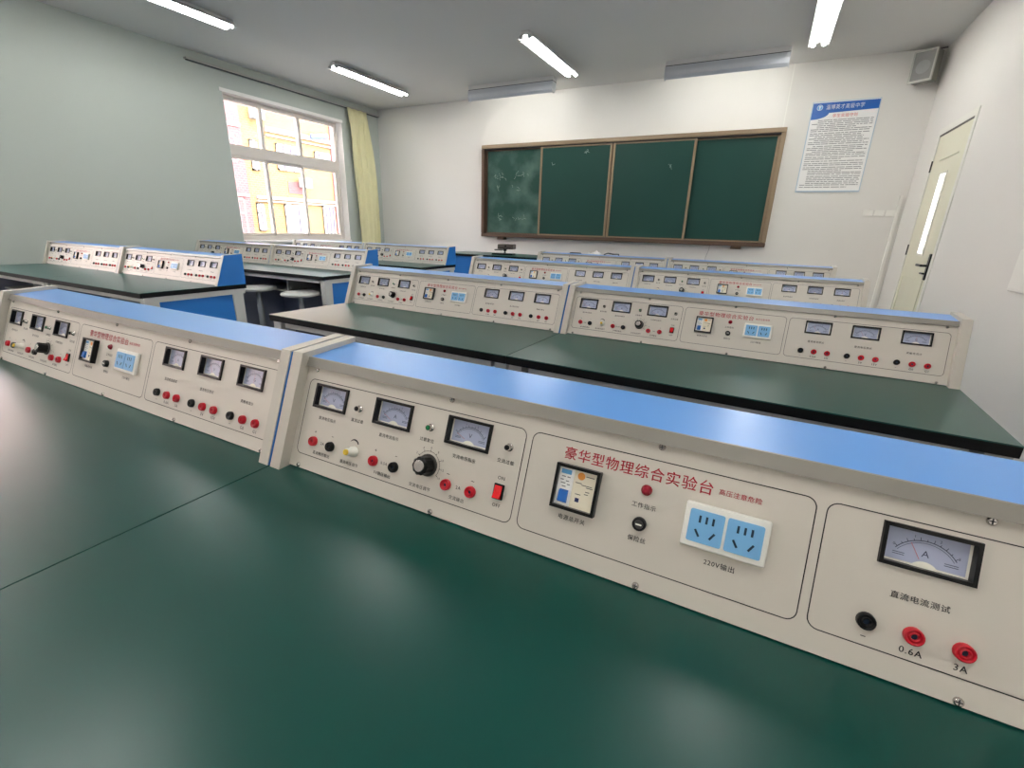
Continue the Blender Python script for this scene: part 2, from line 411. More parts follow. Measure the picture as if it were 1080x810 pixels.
    b = c.build('voltage_knob', root)
    q = face_mb(.2970, .400); q.lathe([(.0086, .0208), (.0084, .0218), (.0076, .0222)], 'chrome', 20); q.build('knob_cap', b)
    # rocker switch
    c = face_mb(.4140, .366); c.bbox((-.0074, -.0102, 0), (.0074, .0102, .0030), 'black_plastic', .0008); b = c.build('rocker_switch', root)
    q = face_mb(.4140, .366); q.prism([(-.0082, .0028), (.0082, .0028), (.0082, .0040), (0, .0046), (-.0082, .0078)], 'x', -.0052, .0052, 'switch_red'); q.build('rocker', b)
    # breaker in its recessed black frame
    c = face_mb(.5160, .553); w, h, D, iw, ih = .0275, .0270, .0105, .0238, .0232
    o4 = [(-w, -h), (w, -h), (w, h), (-w, h)]; i4 = [(-iw, -ih), (iw, -ih), (iw, ih), (-iw, ih)]
    vs = [(x, y, 0) for x, y in o4]+[(x, y, D) for x, y in o4]+[(x, y, D) for x, y in i4]+[(x, y, .001) for x, y in i4]
    fs = [f for i in range(4) for f in ((i, (i+1) % 4, 4+(i+1) % 4, 4+i), (4+i, 4+(i+1) % 4, 8+(i+1) % 4, 8+i))]
    c.add(vs, fs, 'black_plastic'); c.add(vs, [(8+i, 8+(i+1) % 4, 12+(i+1) % 4, 12+i) for i in range(4)], 'bezel_inner')
    b = c.build('circuit_breaker', root)
    q = face_mb(.5160, .553); q.box((-iw, -ih, .001), (-.0050, ih, .0050), 'breaker_white'); q.box((-.0048, -ih, .001), (iw, ih, .0045), 'breaker_cream')
    q.rect(-.0215, .0150, -.0085, .0205, .0052, 'sticker_blue'); q.disc(.0040, .0165, .0046, .0047, 'sticker_orange')
    q.rect(.0010, -.0150, .0060, -.0100, .0047, 'navy_ink')
    for (x0, y0, x1) in ((.0100, .0170, .0200), (-.0020, .0075, .0060), (.0060, .0060, .0190), (.0120, .0040, .0200), (.0120, -.0010, .0170), (.0000, -.0060, .0070), (.0110, -.0040, .0160)):
        q.rect(x0, y0, x1, y0+.0008, .0047, 'print_black')
    for (x0, y0, x1) in ((-.0200, .0110, -.0150), (-.0130, .0110, -.0090), (-.0210, .0070, -.0170), (-.0140, .0060, -.0100), (-.0200, .0030, -.0140), (-.0120, .0020, -.0080), (-.0180, -.0010, -.0130)):
        q.rect(x0, y0, x1, y0+.0012, .0052, 'poster_ink')
    q.build('breaker_body', b)
    q = face_mb(.5160, .553); q.prism([(-.0200, .005), (-.0040, .005), (-.0060, .0085), (-.0180, .0100)], 'x', -.0195, -.0085, 'breaker_blue'); q.build('breaker_lever', b)
    # double mains outlet
    c = face_mb(.6820, .545); c.bbox((-.0412, -.0236, 0), (.0412, .0236, .0075), 'white_plastic', .0014); b = c.build('power_outlet', root)
    for s_ in (-1, 1):
        q = face_mb(.6820, .545); ox = s_*.0186
        q.add([(x, y, .0092) for x, y in rrect(ox-.0172, -.0172, ox+.0172, .0172, .0022)], [tuple(range(24))], 'socket_blue')
        rr = rrect(ox-.0172, -.0172, ox+.0172, .0172, .0022); n_ = len(rr)
        q.add([(x, y, .0070) for x, y in rr]+[(x, y, .0092) for x, y in rr], [(i, (i+1) % n_, n_+(i+1) % n_, n_+i) for i in range(n_)], 'socket_blue')
        for dx in (-.0066, 0, .0066): q.rect(ox+dx-.0011, .0040, ox+dx+.0011, .0116, .0094, 'slot_dark')
        for dx, sg in ((-.0075, 1), (.0075, -1)):
            q.stroke([(ox+dx-sg*.0022, -.0038), (ox+dx+sg*.0022, -.0108)], .0022, .0094, 'slot_dark')
        q.build('socket_insert', b)
    return root

# ------------------------------------------------------------------ the lab bench
def make_bench():
    root = empty('lab_bench')
    c = MB(); c.box((.0012, -.4350, -.003), (W-.0012, .165, 0), 'green_laminate'); c.box((.0012, -.4350, -.027), (W-.0012, .165, -.003), 'black_edge'); c.build('worktop', root)
    for x0 in (.004, W-.049):
        c = MB(); c.prism([(-.420, -.058), (-.348, -.058), (-.362, -ZT), (-.412, -ZT)], 'x', x0, x0+.045, 'grey_steel'); c.build('leg', root)
        c = MB(); c.prism([(.072, -.058), (.138, -.058), (.130, -ZT), (.078, -ZT)], 'x', x0, x0+.045, 'grey_steel'); c.build('leg', root)
        c = MB(); c.box((x0, -.420, -.058), (x0+.045, .155, -.027), 'grey_steel'); c.build('side_rail', root)
        c = MB(); a_, b_ = (x0+.010, x0+.016) if x0 < .5 else (x0+.029, x0+.035)
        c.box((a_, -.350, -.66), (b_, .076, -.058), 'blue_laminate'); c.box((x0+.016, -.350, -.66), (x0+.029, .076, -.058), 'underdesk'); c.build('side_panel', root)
    c = MB(); c.box((.0700, -.412, -.055), (W-.0700, -.390, -.027), 'grey_steel'); c.build('front_rail', root)
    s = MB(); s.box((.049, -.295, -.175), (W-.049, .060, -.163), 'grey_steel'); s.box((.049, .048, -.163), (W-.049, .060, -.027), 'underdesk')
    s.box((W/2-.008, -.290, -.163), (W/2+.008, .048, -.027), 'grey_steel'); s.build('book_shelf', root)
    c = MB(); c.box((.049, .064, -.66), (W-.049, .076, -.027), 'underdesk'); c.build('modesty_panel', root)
    return root

con_t = tree(make_console()); ben_t = tree(make_bench())
def proto(t, first=[True]): return t
specs = [
 # name, origin of the unit's left end, rotation, console label, bench label
 ((0, 0), 0, 'nearest power console, right of the blue seam, its double outlet and ammeter large in front', 'nearest dark green topped lab bench filling the bottom right of the photo'),
 ((-W, 0), 0, 'power console left of the seam on the nearest bench row, seen at a steep angle', 'nearest dark green topped lab bench on the left of the black seam'),
 ((.0105, 1.2506), -.0313, 'right-hand power console of the second row, its whole panel visible beneath the chalkboard', 'second-row lab bench on the right, running up to the wall with the door'),
 ((.0105-W, 1.2506+W*.0313), -.0313, 'left-hand power console of the second row, at the pinkish window glare', 'second-row lab bench with its pale glaring corner pointing at the stools'),
 ((-.0251, 2.481), -.0036, 'right-hand power console of the third row, its end just left of the door', 'third-row lab bench on the right, nearly hidden behind the second-row console'),
 ((-.0251-W, 2.481+W*.0036), -.0036, 'left-hand power console of the third row, in front of the teacher desk', 'third-row lab bench on the left, nearly hidden behind the second-row console'),
 ((-.0388, 3.6825), 0, 'right-hand power console of the farthest row under the chalkboard', 'farthest lab bench on the right, below the right half of the chalkboard'),
 ((-.0388-W, 3.6825), 0, 'left-hand power console of the farthest row, with the white cloth showing above it', 'farthest lab bench below the middle of the chalkboard'),
 ((-2.2469-W, 1.2835), 0, 'power console with a blue end panel on the nearest bench by the left wall', 'left column lab bench with a big blue side panel, behind the foreground console'),
 ((-2.2469-2*W, 1.2835), 0, 'leftmost power console beside the bare left wall', 'leftmost lab bench beside the bare left wall'),
 ((-2.2409-W, 2.4871), 0, 'power console above the two white stools', 'lab bench with two round stools pushed against its open front'),
 ((-2.2409-2*W, 2.4871), 0, 'power console below the left half of the window, partly hidden by the blue end panel', 'middle lab bench by the left wall, mostly hidden behind the nearer blue-ended bench'),
 ((-2.2528-W, 3.6696), 0, 'far left column power console with blue end panel, standing between curtain and teacher desk', 'far left column lab bench left of the teacher desk'),
 ((-2.2528-2*W, 3.6696), 0, 'power console directly below the right part of the window and the curtain', 'far lab bench under the window and curtain'),
]
GCN, GBN = 'power consoles on the lab benches', 'lab benches in rows'
for i, ((x, y), rz, lc, lb) in enumerate(specs):
    a = con_t[0] if i == 0 else dup(con_t); b = ben_t[0] if i == 0 else dup(ben_t)
    for o in (a, b): o.location = (x, y, ZT); o.rotation_euler = (0, 0, rz)
    tag(a, lc, 'power supply', GCN); tag(b, lb, 'lab bench', GBN)

def recolour(me, old, new):
    k = (me.name, old, new)
    if k not in RC:
        m2 = me.copy()
        for i, mm in enumerate(m2.materials):
            if mm and mm.name == MATS[old].name: m2.materials[i] = MATS[new]
        RC[k] = m2
    return RC[k]
RC = {}
def cx(o): return sum(v.co.x for v in o.data.vertices)/len(o.data.vertices)
for r_ in [o for o in bpy.data.objects if o.get('category') in ('power supply', 'lab bench')]:
    i = round((r_.location.x+W)/W) if r_.location.x > -1.5 else None   # right column: 0 left unit, 1 right unit
    left_unit = (r_.location.x < -4) or (-1.5 < r_.location.x < -.8)
    right_col = r_.location.x > -1.5
    for ch in list(r_.children):
        if r_.get('category') == 'power supply' and ch.name.startswith('side_panel'):
            outer = (cx(ch) < .6) if left_unit else (cx(ch) > .6)
            if outer and (right_col or left_unit): ch.data = recolour(ch.data, 'blue_laminate', 'trim_grey')
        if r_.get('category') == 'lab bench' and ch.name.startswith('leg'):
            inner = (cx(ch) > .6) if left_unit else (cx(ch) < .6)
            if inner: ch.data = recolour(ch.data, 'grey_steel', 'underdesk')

# ------------------------------------------------------------------ stools
def make_stool():
    r = empty('stool')
    c = MB(); c.lathe([(.118, 0), (.138, .006), (.142, .016), (.138, .024), (.124, .028)], 'stool_seat', 36, (0, 0, .622)); c.build('seat', r)
    c = MB(); c.lathe([(.024, .03), (.024, .50), (.019, .505), (.019, .622)], 'stool_steel', 18); c.build('pole', r)
    c = MB(); c.lathe([(.160, 0), (.158, .012), (.060, .026), (.030, .034)], 'stool_steel', 30); c.build('base', r)
    return r
st = tree(make_stool()); s2 = dup(st)
st[0].location = (-2.47, 2.020, 0); s2.location = (-3.00, 2.035, 0)
tag(st[0], 'round white stool nearest the grey leg and blue side panel of the bench', 'stool', 'stools under the left bench')
tag(s2, 'round white stool half hidden behind the blue-ended bench', 'stool', 'stools under the left bench')

# ------------------------------------------------------------------ room shell
XL, XR, YF, YB, HC = -5.0007, 1.8309, 5.7631, -5.4, 2.0563+ZT
def wbox(name, boxes, mt):
    c = MB()
    for a, b in boxes: c.box(a, b, mt)
    return struct(c.build(name))
wbox('floor', [((XL-.2, YB-.2, -.1), (XR+.2, YF+.2, 0))], 'floor_tile')
wbox('ceiling', [((XL-.2, YB-.2, HC), (XR+.2, YF+.2, HC+.12))], 'ceiling_paint')
wbox('wall_front', [((XL-.2, YF, 0), (XR+.2, YF+.2, HC))], 'wall_paint')
wbox('wall_back', [((XL-.2, YB-.2, 0), (XR+.2, YB, HC))], 'wall_paint')
DY0, DY1, DZ = 4.31, 5.205, 1.285+ZT
wbox('wall_right', [((XR, YB, 0), (XR+.2, DY0, HC)), ((XR, DY1, 0), (XR+.2, YF, HC)), ((XR, DY0, DZ), (XR+.2, DY1, HC))], 'wall_paint')
WY0, WY1, WZ0, WZ1 = 3.295, 5.02, .145+ZT, 1.747+ZT
VY0, VY1 = -.65, 1.10
UY0, UY1 = -4.3, -2.5
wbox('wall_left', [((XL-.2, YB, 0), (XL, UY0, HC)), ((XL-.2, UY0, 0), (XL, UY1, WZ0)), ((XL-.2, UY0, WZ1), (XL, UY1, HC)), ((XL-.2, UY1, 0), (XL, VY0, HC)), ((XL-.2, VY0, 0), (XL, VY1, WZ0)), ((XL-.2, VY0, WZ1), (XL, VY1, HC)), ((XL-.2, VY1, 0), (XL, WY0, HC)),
      ((XL-.2, WY0, 0), (XL, WY1, WZ0)), ((XL-.2, WY0, WZ1), (XL, WY1, HC)), ((XL-.2, WY1, 0), (XL, YF, HC))], 'wall_paint_shaded')
def window(n, y0, y1):
    r = struct(empty('window_%d' % n, (XL-.14, y0, WZ0))); w = y1-y0; h = WZ1-WZ0; tz = .975
    f = MB(); t = .05
    def bar(a0, a1, b0, b1, x0=-.03, x1=.03, mt='window_pvc'): f.bbox((x0, a0, b0), (x1, a1, b1), mt, .004)
    bar(0, t, 0, h); bar(w-t, w, 0, h); bar(t, w-t, 0, t+.01); bar(t, w-t, h-t, h)
    bar(t, w-t, tz, tz+.12)
    m1, m2 = w*.305, w*.625
    bar(m1-.022, m1+.022, tz+.12, h-t); bar(m2-.022, m2+.022, tz+.12, h-t)
    fo = f.build('window_frame', r); struct(fo)
    # two sliding sashes and a fixed light below the transom
    for k, (a0, a1, xo) in enumerate(((t, m1+.03, .006), (m1-.01, m2+.03, -.012), (m2-.01, w-t, .006))):
        f = MB(); bt = .032
        bar(a0, a0+bt, t+.01, tz, xo-.012, xo+.016); bar(a1-bt, a1, t+.01, tz, xo-.012, xo+.016); bar(a0+bt, a1-bt, t+.01, t+.01+bt, xo-.012, xo+.016); bar(a0+bt, a1-bt, tz-bt, tz, xo-.012, xo+.016)
        if k == 1: f.box((xo+.016, a1-.026, .42), (xo+.030, a1-.008, .50), 'lamp_line')
        so = f.build('sash', r); struct(so)
        g_ = MB(); g_.box((xo, a0+bt, t+.01+bt), (xo+.004, a1-bt, tz-bt), 'window_glass'); struct(g_.build('pane', so))
    g_ = MB()
    for a0, a1 in ((t, m1-.022), (m1+.022, m2-.022), (m2+.022, w-t)): g_.box((-.002, a0, tz+.12), (.002, a1, h-t), 'window_glass')
    struct(g_.build('pane', fo))
    s = MB(); s.box((.03, .001, -.02), (.165, w-.001, .006), 'reveal_white'); struct(s.build('window_sill', r))
    s = MB(); s.box((.03, .0, 0), (.1395, .004, h), 'reveal_white'); s.box((.03, w-.004, 0), (.1395, w, h), 'reveal_white'); struct(s.build('window_jamb', r))
    s = MB(); s.box((.03, .001, h-.004), (.1395, w-.001, h), 'window_pvc'); struct(s.build('window_head', r))
window(1, WY0, WY1); window(2, VY0, VY1); window(3, UY0, UY1)  # the third window is unseen, added to light the console fronts from behind
# light grey lintel line above the window
c = MB(); c.box((XL, WY0-.03, WZ1), (XL+.012, WY1+.01, WZ1+.035), 'reveal_white'); struct(c.build('trim_1'))

# door with narrow glazed slot
dr = struct(empty('door_1', (XR, DY0, 0))); dw = DY1-DY0
c = MB()
gy0, gy1, gz0, gz1 = .345, .490, .280+ZT, .895+ZT
LF, LB_ = -.001, .040
c.box((LF, .055, .006), (LB_, gy0, DZ-.055), 'door_paint'); c.box((LF, gy1, .006), (LB_, dw-.055, DZ-.055), 'door_paint')
c.box((LF, gy0, .006), (LB_, gy1, gz0), 'door_paint'); c.box((LF, gy0, gz1), (LB_, gy1, DZ-.055), 'door_paint')
# raised mouldings
for z0, z1 in ((.12, .86), ):
    for a in ((.13, .14), (dw-.14, dw-.13)): c.box((LF-.005, a[0], z0), (LF, a[1], z1), 'door_paint')
    c.box((LF-.005, .13, z1-.01), (LF, dw-.13, z1), 'door_paint'); c.box((LF-.005, .13, z0), (LF, dw-.13, z0+.01), 'door_paint')
c.box((LF-.005, .20, DZ-.27), (LF, dw-.25, DZ-.26), 'door_paint')
lf = struct(c.build('door_leaf', dr))
c = MB(); c.box((LF-.006, gy0-.015, gz0-.015), (LF, gy0, gz1+.015), 'door_casing'); c.box((LF-.006, gy1, gz0-.015), (LF, gy1+.015, gz1+.015), 'door_casing')
c.box((LF-.006, gy0, gz0-.015), (LF, gy1, gz0), 'door_casing'); c.box((LF-.006, gy0, gz1), (LF, gy1, gz1+.015), 'door_casing'); struct(c.build('glass_bead', dr))
c = MB(); c.box((.018, gy0, gz0), (.022, gy1, gz1), 'window_glass'); struct(c.build('pane', dr))
c = MB(); c.box((-.007, 0, 0), (.07, .05, DZ), 'door_casing'); c.box((-.007, dw-.05, 0), (.07, dw, DZ), 'door_casing'); c.box((-.007, .05, DZ-.05), (.07, dw-.05, DZ), 'door_casing')
c.box((-.006, .05, DZ-.064), (-.0012, dw-.05, DZ-.050), 'door_head_shade'); struct(c.build('door_frame', dr))  # dark strip paints in the shadow gap under the door head
c = MB(); c.bbox((LF-.010, .075, .085+ZT), (LF, .115, .285+ZT), 'handle_black', .003)
c.tube([(LF-.010, .095, .195+ZT), (LF-.045, .095, .195+ZT)], .009, 'handle_black'); c.bbox((LF-.055, .086, .186+ZT), (LF-.038, .225, .204+ZT), 'handle_black', .004)
c.bbox((LF-.030, .088, .128+ZT), (LF-.010, .165, .140+ZT), 'handle_black', .003); struct(c.build('door_handle', dr))
for z in (.99, .30):
    c = MB(); c.tube([(-.008, dw-.055, z+ZT-.045), (-.008, dw-.055, z+ZT+.045)], .006, 'bezel_inner'); struct(c.build('hinge', dr))

# corner conduit, ceiling conduit, cables
def conduit(name, pts, r, mt, label):
    c = MB(); c.tube(pts, r, mt); o = c.build(name); tag(o, label, 'cable'); return o
c = MB(); c.box((XR-.060, YF-.022, 0), (XR-.035, YF, .80+ZT), 'plaster_white'); tag(c.build('cable_duct'), 'white vertical cable duct in the wall corner left of the door', 'duct')
c = MB(); c.box((.613, YF-.008, 1.462+ZT), (.623, YF, HC-.001), 'plaster_white'); tag(c.build('cable_duct'), 'thin white cable duct running from ceiling down to the chalkboard corner', 'duct')
conduit('power_cable', [(.080, YF-.006, .262+ZT), (.074, YF-.006, .20+ZT), (.052, YF-.006, .12+ZT), (.050, YF-.006, .012)],   .003, 'rail_grey', 'thin grey cable hanging on the wall below the chalkboard')

# ------------------------------------------------------------------ chalkboard
cb = empty('chalkboard', (0, YF, 0)); tag(cb, 'long green sliding chalkboard in a brown and gold frame on the front wall', 'chalkboard')
bx0, bx1, bz0, bz1 = -3.050, .662, .262+ZT, 1.462+ZT
c = MB(); D0, D1 = -.105, -.001
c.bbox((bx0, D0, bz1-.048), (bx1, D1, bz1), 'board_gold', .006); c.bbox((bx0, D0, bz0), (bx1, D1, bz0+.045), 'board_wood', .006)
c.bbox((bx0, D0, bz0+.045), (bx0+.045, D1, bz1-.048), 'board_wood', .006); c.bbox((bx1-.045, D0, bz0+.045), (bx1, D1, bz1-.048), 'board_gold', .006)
c.box((bx0+.045, D0+.010, bz1-.058), (bx1-.045, D1, bz1-.048), 'print_black')
c.box((bx0+.04, -.012, bz0+.04), (bx1-.04, -.001, bz1-.04), 'board_wood'); c.build('board_frame', cb)
def boardpanel(x0, x1, y, name, surf, fr, strokes=(), rims=(1, 1)):
    m = MB(); z0, z1 = bz0+.046, bz1-.058; t = .028
    m.box((x0+t, y-.004, z0+t*.6), (x1-t, y+.006, z1-t*.6), surf)
    rnd = random.Random(int(x0*100))
    M0 = m.M
    m.M = Matrix.Translation((0, y-.0045, 0)) @ Matrix.Rotation(math.pi/2, 4, 'X')
    for (sx, sz, w_, h_, n_) in strokes:
        for k in range(n_):
            px, pz = sx+rnd.random()*w_, sz+rnd.random()*h_
            a = rnd.random()*6.28; pts = [(px, pz)]
            for q in range(3):
                a += rnd.uniform(-1.2, 1.2); pts.append((pts[-1][0]+.014*math.cos(a), pts[-1][1]+.014*math.sin(a)))
            m.stroke(pts, .0035, .0, 'chalk')
    m.M = M0
    o = m.build(name, cb)
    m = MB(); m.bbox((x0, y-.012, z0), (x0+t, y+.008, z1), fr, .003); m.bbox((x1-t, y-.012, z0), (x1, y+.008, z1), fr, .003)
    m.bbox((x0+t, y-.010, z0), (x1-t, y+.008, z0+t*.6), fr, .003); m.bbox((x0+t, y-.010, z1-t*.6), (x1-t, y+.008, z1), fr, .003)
    m.build('panel_rim', o)
boardpanel(bx0+.046, -2.100, -.040, 'fixed_panel', 'board_chalky', 'board_wood', [(-2.86, 1.04+ZT, .16, .05, 12), (-2.56, 1.06+ZT, .2, .04, 9), (-2.82, .90+ZT, .04, .04, 4), (-2.60, .88+ZT, .12, .05, 4), (-2.84, .49+ZT, .12, .06, 7), (-2.56, .49+ZT, .20, .06, 7)])
boardpanel(-2.150, -1.190, -.078, 'sliding_panel', 'board_green', 'board_gold', [(-1.52, 1.30+ZT, .012, .05, 5), (-1.98, 1.17+ZT, .06, .02, 2)])
boardpanel(-1.178, -.214, -.078, 'sliding_panel', 'board_green', 'board_gold', [(-.478, 1.10+ZT, .012, .05, 4)])
boardpanel(-.255, bx1-.046, -.040, 'fixed_panel', 'board_green', 'board_gold')
for x in (-2.73, .365):
    c = MB(); c.bbox((x-.055, -.09, bz0-.032), (x+.055, -.001, bz0), 'board_wood', .003); c.build('mount_bracket', cb)

# ------------------------------------------------------------------ poster
ps = empty('wall_poster', (0, YF, 0)); tag(ps, 'white laboratory rules poster with blue curved header beside the chalkboard', 'poster')
px0, px1, pz0, pz1 = .857, 1.415, .852+ZT, 1.682+ZT
c = MB(); c.box((px0-.008, -.010, pz0-.014), (px1+.008, -.001, pz1+.006), 'poster_edge'); c.build('backing_board', ps)
c = MB(); c.M = Matrix.Translation((px0, -.011, pz0)) @ Matrix.Rotation(math.pi/2, 4, 'X')
pw, ph = px1-px0, pz1-pz0
c.rect(0, 0, pw, ph, 0, 'poster_paper')
hd = [(0, ph), (0, ph-.155)]+[(.15*math.sin(a*math.pi/20), ph-.155+.055*(1-math.cos(a*math.pi/20))) for a in range(1, 11)]+[(pw, ph-.086), (pw, ph-.006), (.0, ph-.006)]
hd = hd[1:]
c.add([(x, y, .0006) for x, y in hd], [tuple(range(len(hd)))], 'poster_blue')
c.disc(.062, ph-.048, .026, .0012, 'poster_paper'); c.disc(.062, ph-.048, .0225, .0015, 'sticker_blue')
c.add([(x+.062, y+ph-.048, .0018) for x, y in ((-.012, .012), (.014, .012), (.002, 0), (.004, -.016), (-.004, -.016), (-.003, 0))], [tuple(range(6))[::-1]], 'poster_paper')
c.text('淄博英才高级中学', .278, ph-.048, .048, .0012, 'poster_paper', res=2, sx=.80)
c.text('学生实验守则', .292, ph-.128, .034, .0012, 'poster_red', res=2, sx=1.0)
rnd = random.Random(3); y = ph-.168
while y > .022:
    x = .020+(.05 if rnd.random() < .35 else 0); xe = pw-.020-(rnd.random()*.22 if rnd.random() < .35 else 0)
    while x < xe:
        l_ = rnd.uniform(.018, .075); c.rect(x, y, min(x+l_, xe), y+.0062, .0010, 'poster_ink'); x += l_+rnd.uniform(.003, .010)
    y -= .0165 if rnd.random() > .2 else .021
c.build('printed_sheet', ps)

# faint switch plates low on the front wall
c = MB()
for k in range(3): c.bbox((1.50+k*.095, YF-.008, .605+ZT), (1.585+k*.095, YF, .665+ZT), 'plaster_white', .002)
tag(c.build('wall_plate'), 'faint white wall plates between poster and door corner', 'wall plate')
sw = empty('switch_box', (XR, 2.90, 0)); tag(sw, 'white wall box cut by the right edge of the photo', 'wall box')
c = MB(); c.bbox((-.014, -.24, .150+ZT), (0, .02, .355+ZT), 'plaster_white', .004); c.build('housing', sw)
c = MB(); c.bbox((-.017, -.225, .165+ZT), (-.014, .005, .340+ZT), 'plaster_white', .002); c.build('cover', sw)

# ------------------------------------------------------------------ speaker
sp = empty('wall_speaker', (1.655, YF-.170, 1.755+ZT), math.radians(-34)); tag(sp, 'grey box loudspeaker with white rim high in the corner above the door', 'speaker')
c = MB(); c.bbox((-.085, 0, 0), (.085, .110, .245), 'speaker_side', .006); c.build('cabinet', sp)
c = MB()
for a, b in (((-.090, -.020, -.004), (-.078, 0, .250)), ((.078, -.020, -.004), (.090, 0, .250)), ((-.078, -.020, -.004), (.078, 0, .012)), ((-.078, -.020, .238), (.078, 0, .250))): c.box(a, b, 'speaker_white')
c.build('front_rim', sp)
c = MB(); c.box((-.078, -.010, .012), (.078, 0, .238), 'speaker_grille'); g_ = c.build('grille', sp)
c = MB(); c.M = Matrix.Translation((0, -.010, .115)) @ Matrix.Rotation(math.pi/2, 4, 'X'); c.lathe([(.055, 0), (.052, .002), (.020, .001), (.014, .004)], 'speaker_cone', 24); c.build('speaker_cone', g_)
conduit('speaker_cable', [(1.60, YF-.03, 1.995+ZT), (1.68, YF-.03, 2.010+ZT), (1.72, YF-.03, 2.035+ZT), (XR-.01, YF-.03, 2.045+ZT)], .006, 'bezel_inner', 'dark cable running over the speaker to the ceiling corner')

# ------------------------------------------------------------------ curtain and rail
c = MB(); c.bbox((XL, 2.93, 1.955+ZT), (XL+.050, 5.755, 1.975+ZT), 'rail_grey', .003); c.box((XL+.010, 2.94, 1.948+ZT), (XL+.040, 5.75, 1.955+ZT), 'lamp_line')
cr = c.build('curtain_rail'); tag(cr, 'long grey curtain rail on the left wall above the window', 'curtain rail')
c = MB(); NU, NV = 120, 40; vs = []
for j in range(NV+1):
    v = j/NV; z = 1.948+ZT-v*2.05
    ya = 5.055+.085*min(1, v*1.6)+.0*v; yb = 5.475+.13*min(1, v*1.2)
    for i in range(NU+1):
        u = i/NU; ph_ = u*2*math.pi*3.6+1.1*math.sin(2.6*v+u*4)*min(1, v*4)
        amp = .014+.016*math.sin(math.pi*min(1, v*3)/2)
        pinch = .5 if .03 < v < .09 else 1
        x = XL+.080+amp*pinch*math.sin(ph_)+.009*math.sin(ph_*2.3+v*7)+.008*math.sin(v*9+u*11)+.010*math.sin(ph_*3)*max(0, 1-v*5)
        vs.append((x, ya+(yb-ya)*u+.010*math.cos(ph_)+.012*math.sin(v*5+u*6), z))
c.add(vs, [(j*(NU+1)+i, (j+1)*(NU+1)+i, (j+1)*(NU+1)+i+1, j*(NU+1)+i+1) for j in range(NV) for i in range(NU)], 'curtain_cloth', True)
ct = c.build('curtain'); tag(ct, 'pale yellow-green pleated curtain gathered at the right side of the window', 'curtain')
md = ct.modifiers.new('s', 'SOLIDIFY'); md.thickness = .003

# ------------------------------------------------------------------ ceiling lights
def make_light():
    r = empty('ceiling_light')
    c = MB(); c.bbox((-.040, 0, -.022), (.040, 1.2, 0), 'lamp_housing', .004)
    for s_ in (-1, 1): c.prism([(s_*.040, -.022), (s_*.082, -.052), (s_*.080, -.055), (0, -.026), (0, -.022)], 'y', .0, 1.2, 'lamp_housing')
    c.build('housing', r)
    for s_ in (-1, 1):
        for y in (0.0, 1.175):
            c = MB(); c.bbox((s_*.042-.018, y, -.060), (s_*.042+.018, y+.025, -.026), 'lamp_housing', .004)
            c.build('lamp_holder', r)
        c = MB(); c.tube([(s_*.042, .020, -.046), (s_*.042, 1.18, -.046)],   .017, 'tube_glow', 14); c.build('tube', r)
    return r
lt = tree(make_light())
lights = [(-3.87, 1.53, 'ceiling tube light cut off by the top edge at upper left'), (-3.87, 3.87, 'ceiling tube light nearest the window and curtain'), (-1.55, 3.935, 'ceiling tube light in the middle, end-on towards the chalkboard'), (.780, 3.935, 'ceiling tube light at the top edge above the right half of the chalkboard')]
for i, (x, y, lb) in enumerate(lights):
    o = lt[0] if i == 0 else dup(lt); o.location = (x, y, HC); tag(o, lb, 'ceiling light', 'ceiling tube lights')
for x, y in ((-1.55, 1.53), (.78, 1.53), (-3.87, -1.0), (-1.55, -1.0), (.78, -1.0), (-3.87, -3.6), (-1.55, -3.6), (.78, -3.6)):  # extra unseen tube lights, added to raise the light level in the room
    o = dup(lt); o.location = (x, y, HC); tag(o, 'ceiling tube light out of view, added to brighten the room', 'ceiling light', 'ceiling tube lights')
def board_lamp(x0, x1, label):
    r = empty('board_lamp', (x0, 5.19, 0)); w = x1-x0; tag(r, label, 'board light', 'chalkboard lamps')
    c = MB(); c.bbox((0, .01, 2.012+ZT), (w, .12, HC), 'lamp_housing', .003); c.box((.002, .006, 2.004+ZT), (w-.002, .11, 2.012+ZT), 'lamp_line'); c.build('housing', r)
    c = MB()
    pr = [(0.0, 2.004), (-.004, 1.96), (-.002, 1.92), (.012, 1.888), (.020, 1.892), (.008, 1.925), (.006, 1.96), (.010, 2.004)]
    c.prism([(a, b+ZT) for a, b in pr], 'x', 0, w, 'board_lamp_metal'); c.build('reflector', r)
    for x in (0, w-.004):
        c = MB(); c.prism([(a, b+ZT) for a, b in ((0, 2.004), (-.002, 1.93), (.014, 1.89), (.05, 1.885), (.085, 1.91), (.10, 1.96), (.10, 2.004))], 'x', x, x+.004, 'board_lamp_metal'); c.build('end_cap', r)
    c = MB(); c.tube([(.01, .055, 1.965+ZT), (w-.01, .055, 1.965+ZT)], .013, 'board_tube', 12); c.build('tube', r)
board_lamp(-2.965, -1.815, 'grey board lamp hanging from the ceiling over the left chalkboard half')
board_lamp(-.560, .572, 'grey board lamp hanging from the ceiling over the right chalkboard half')

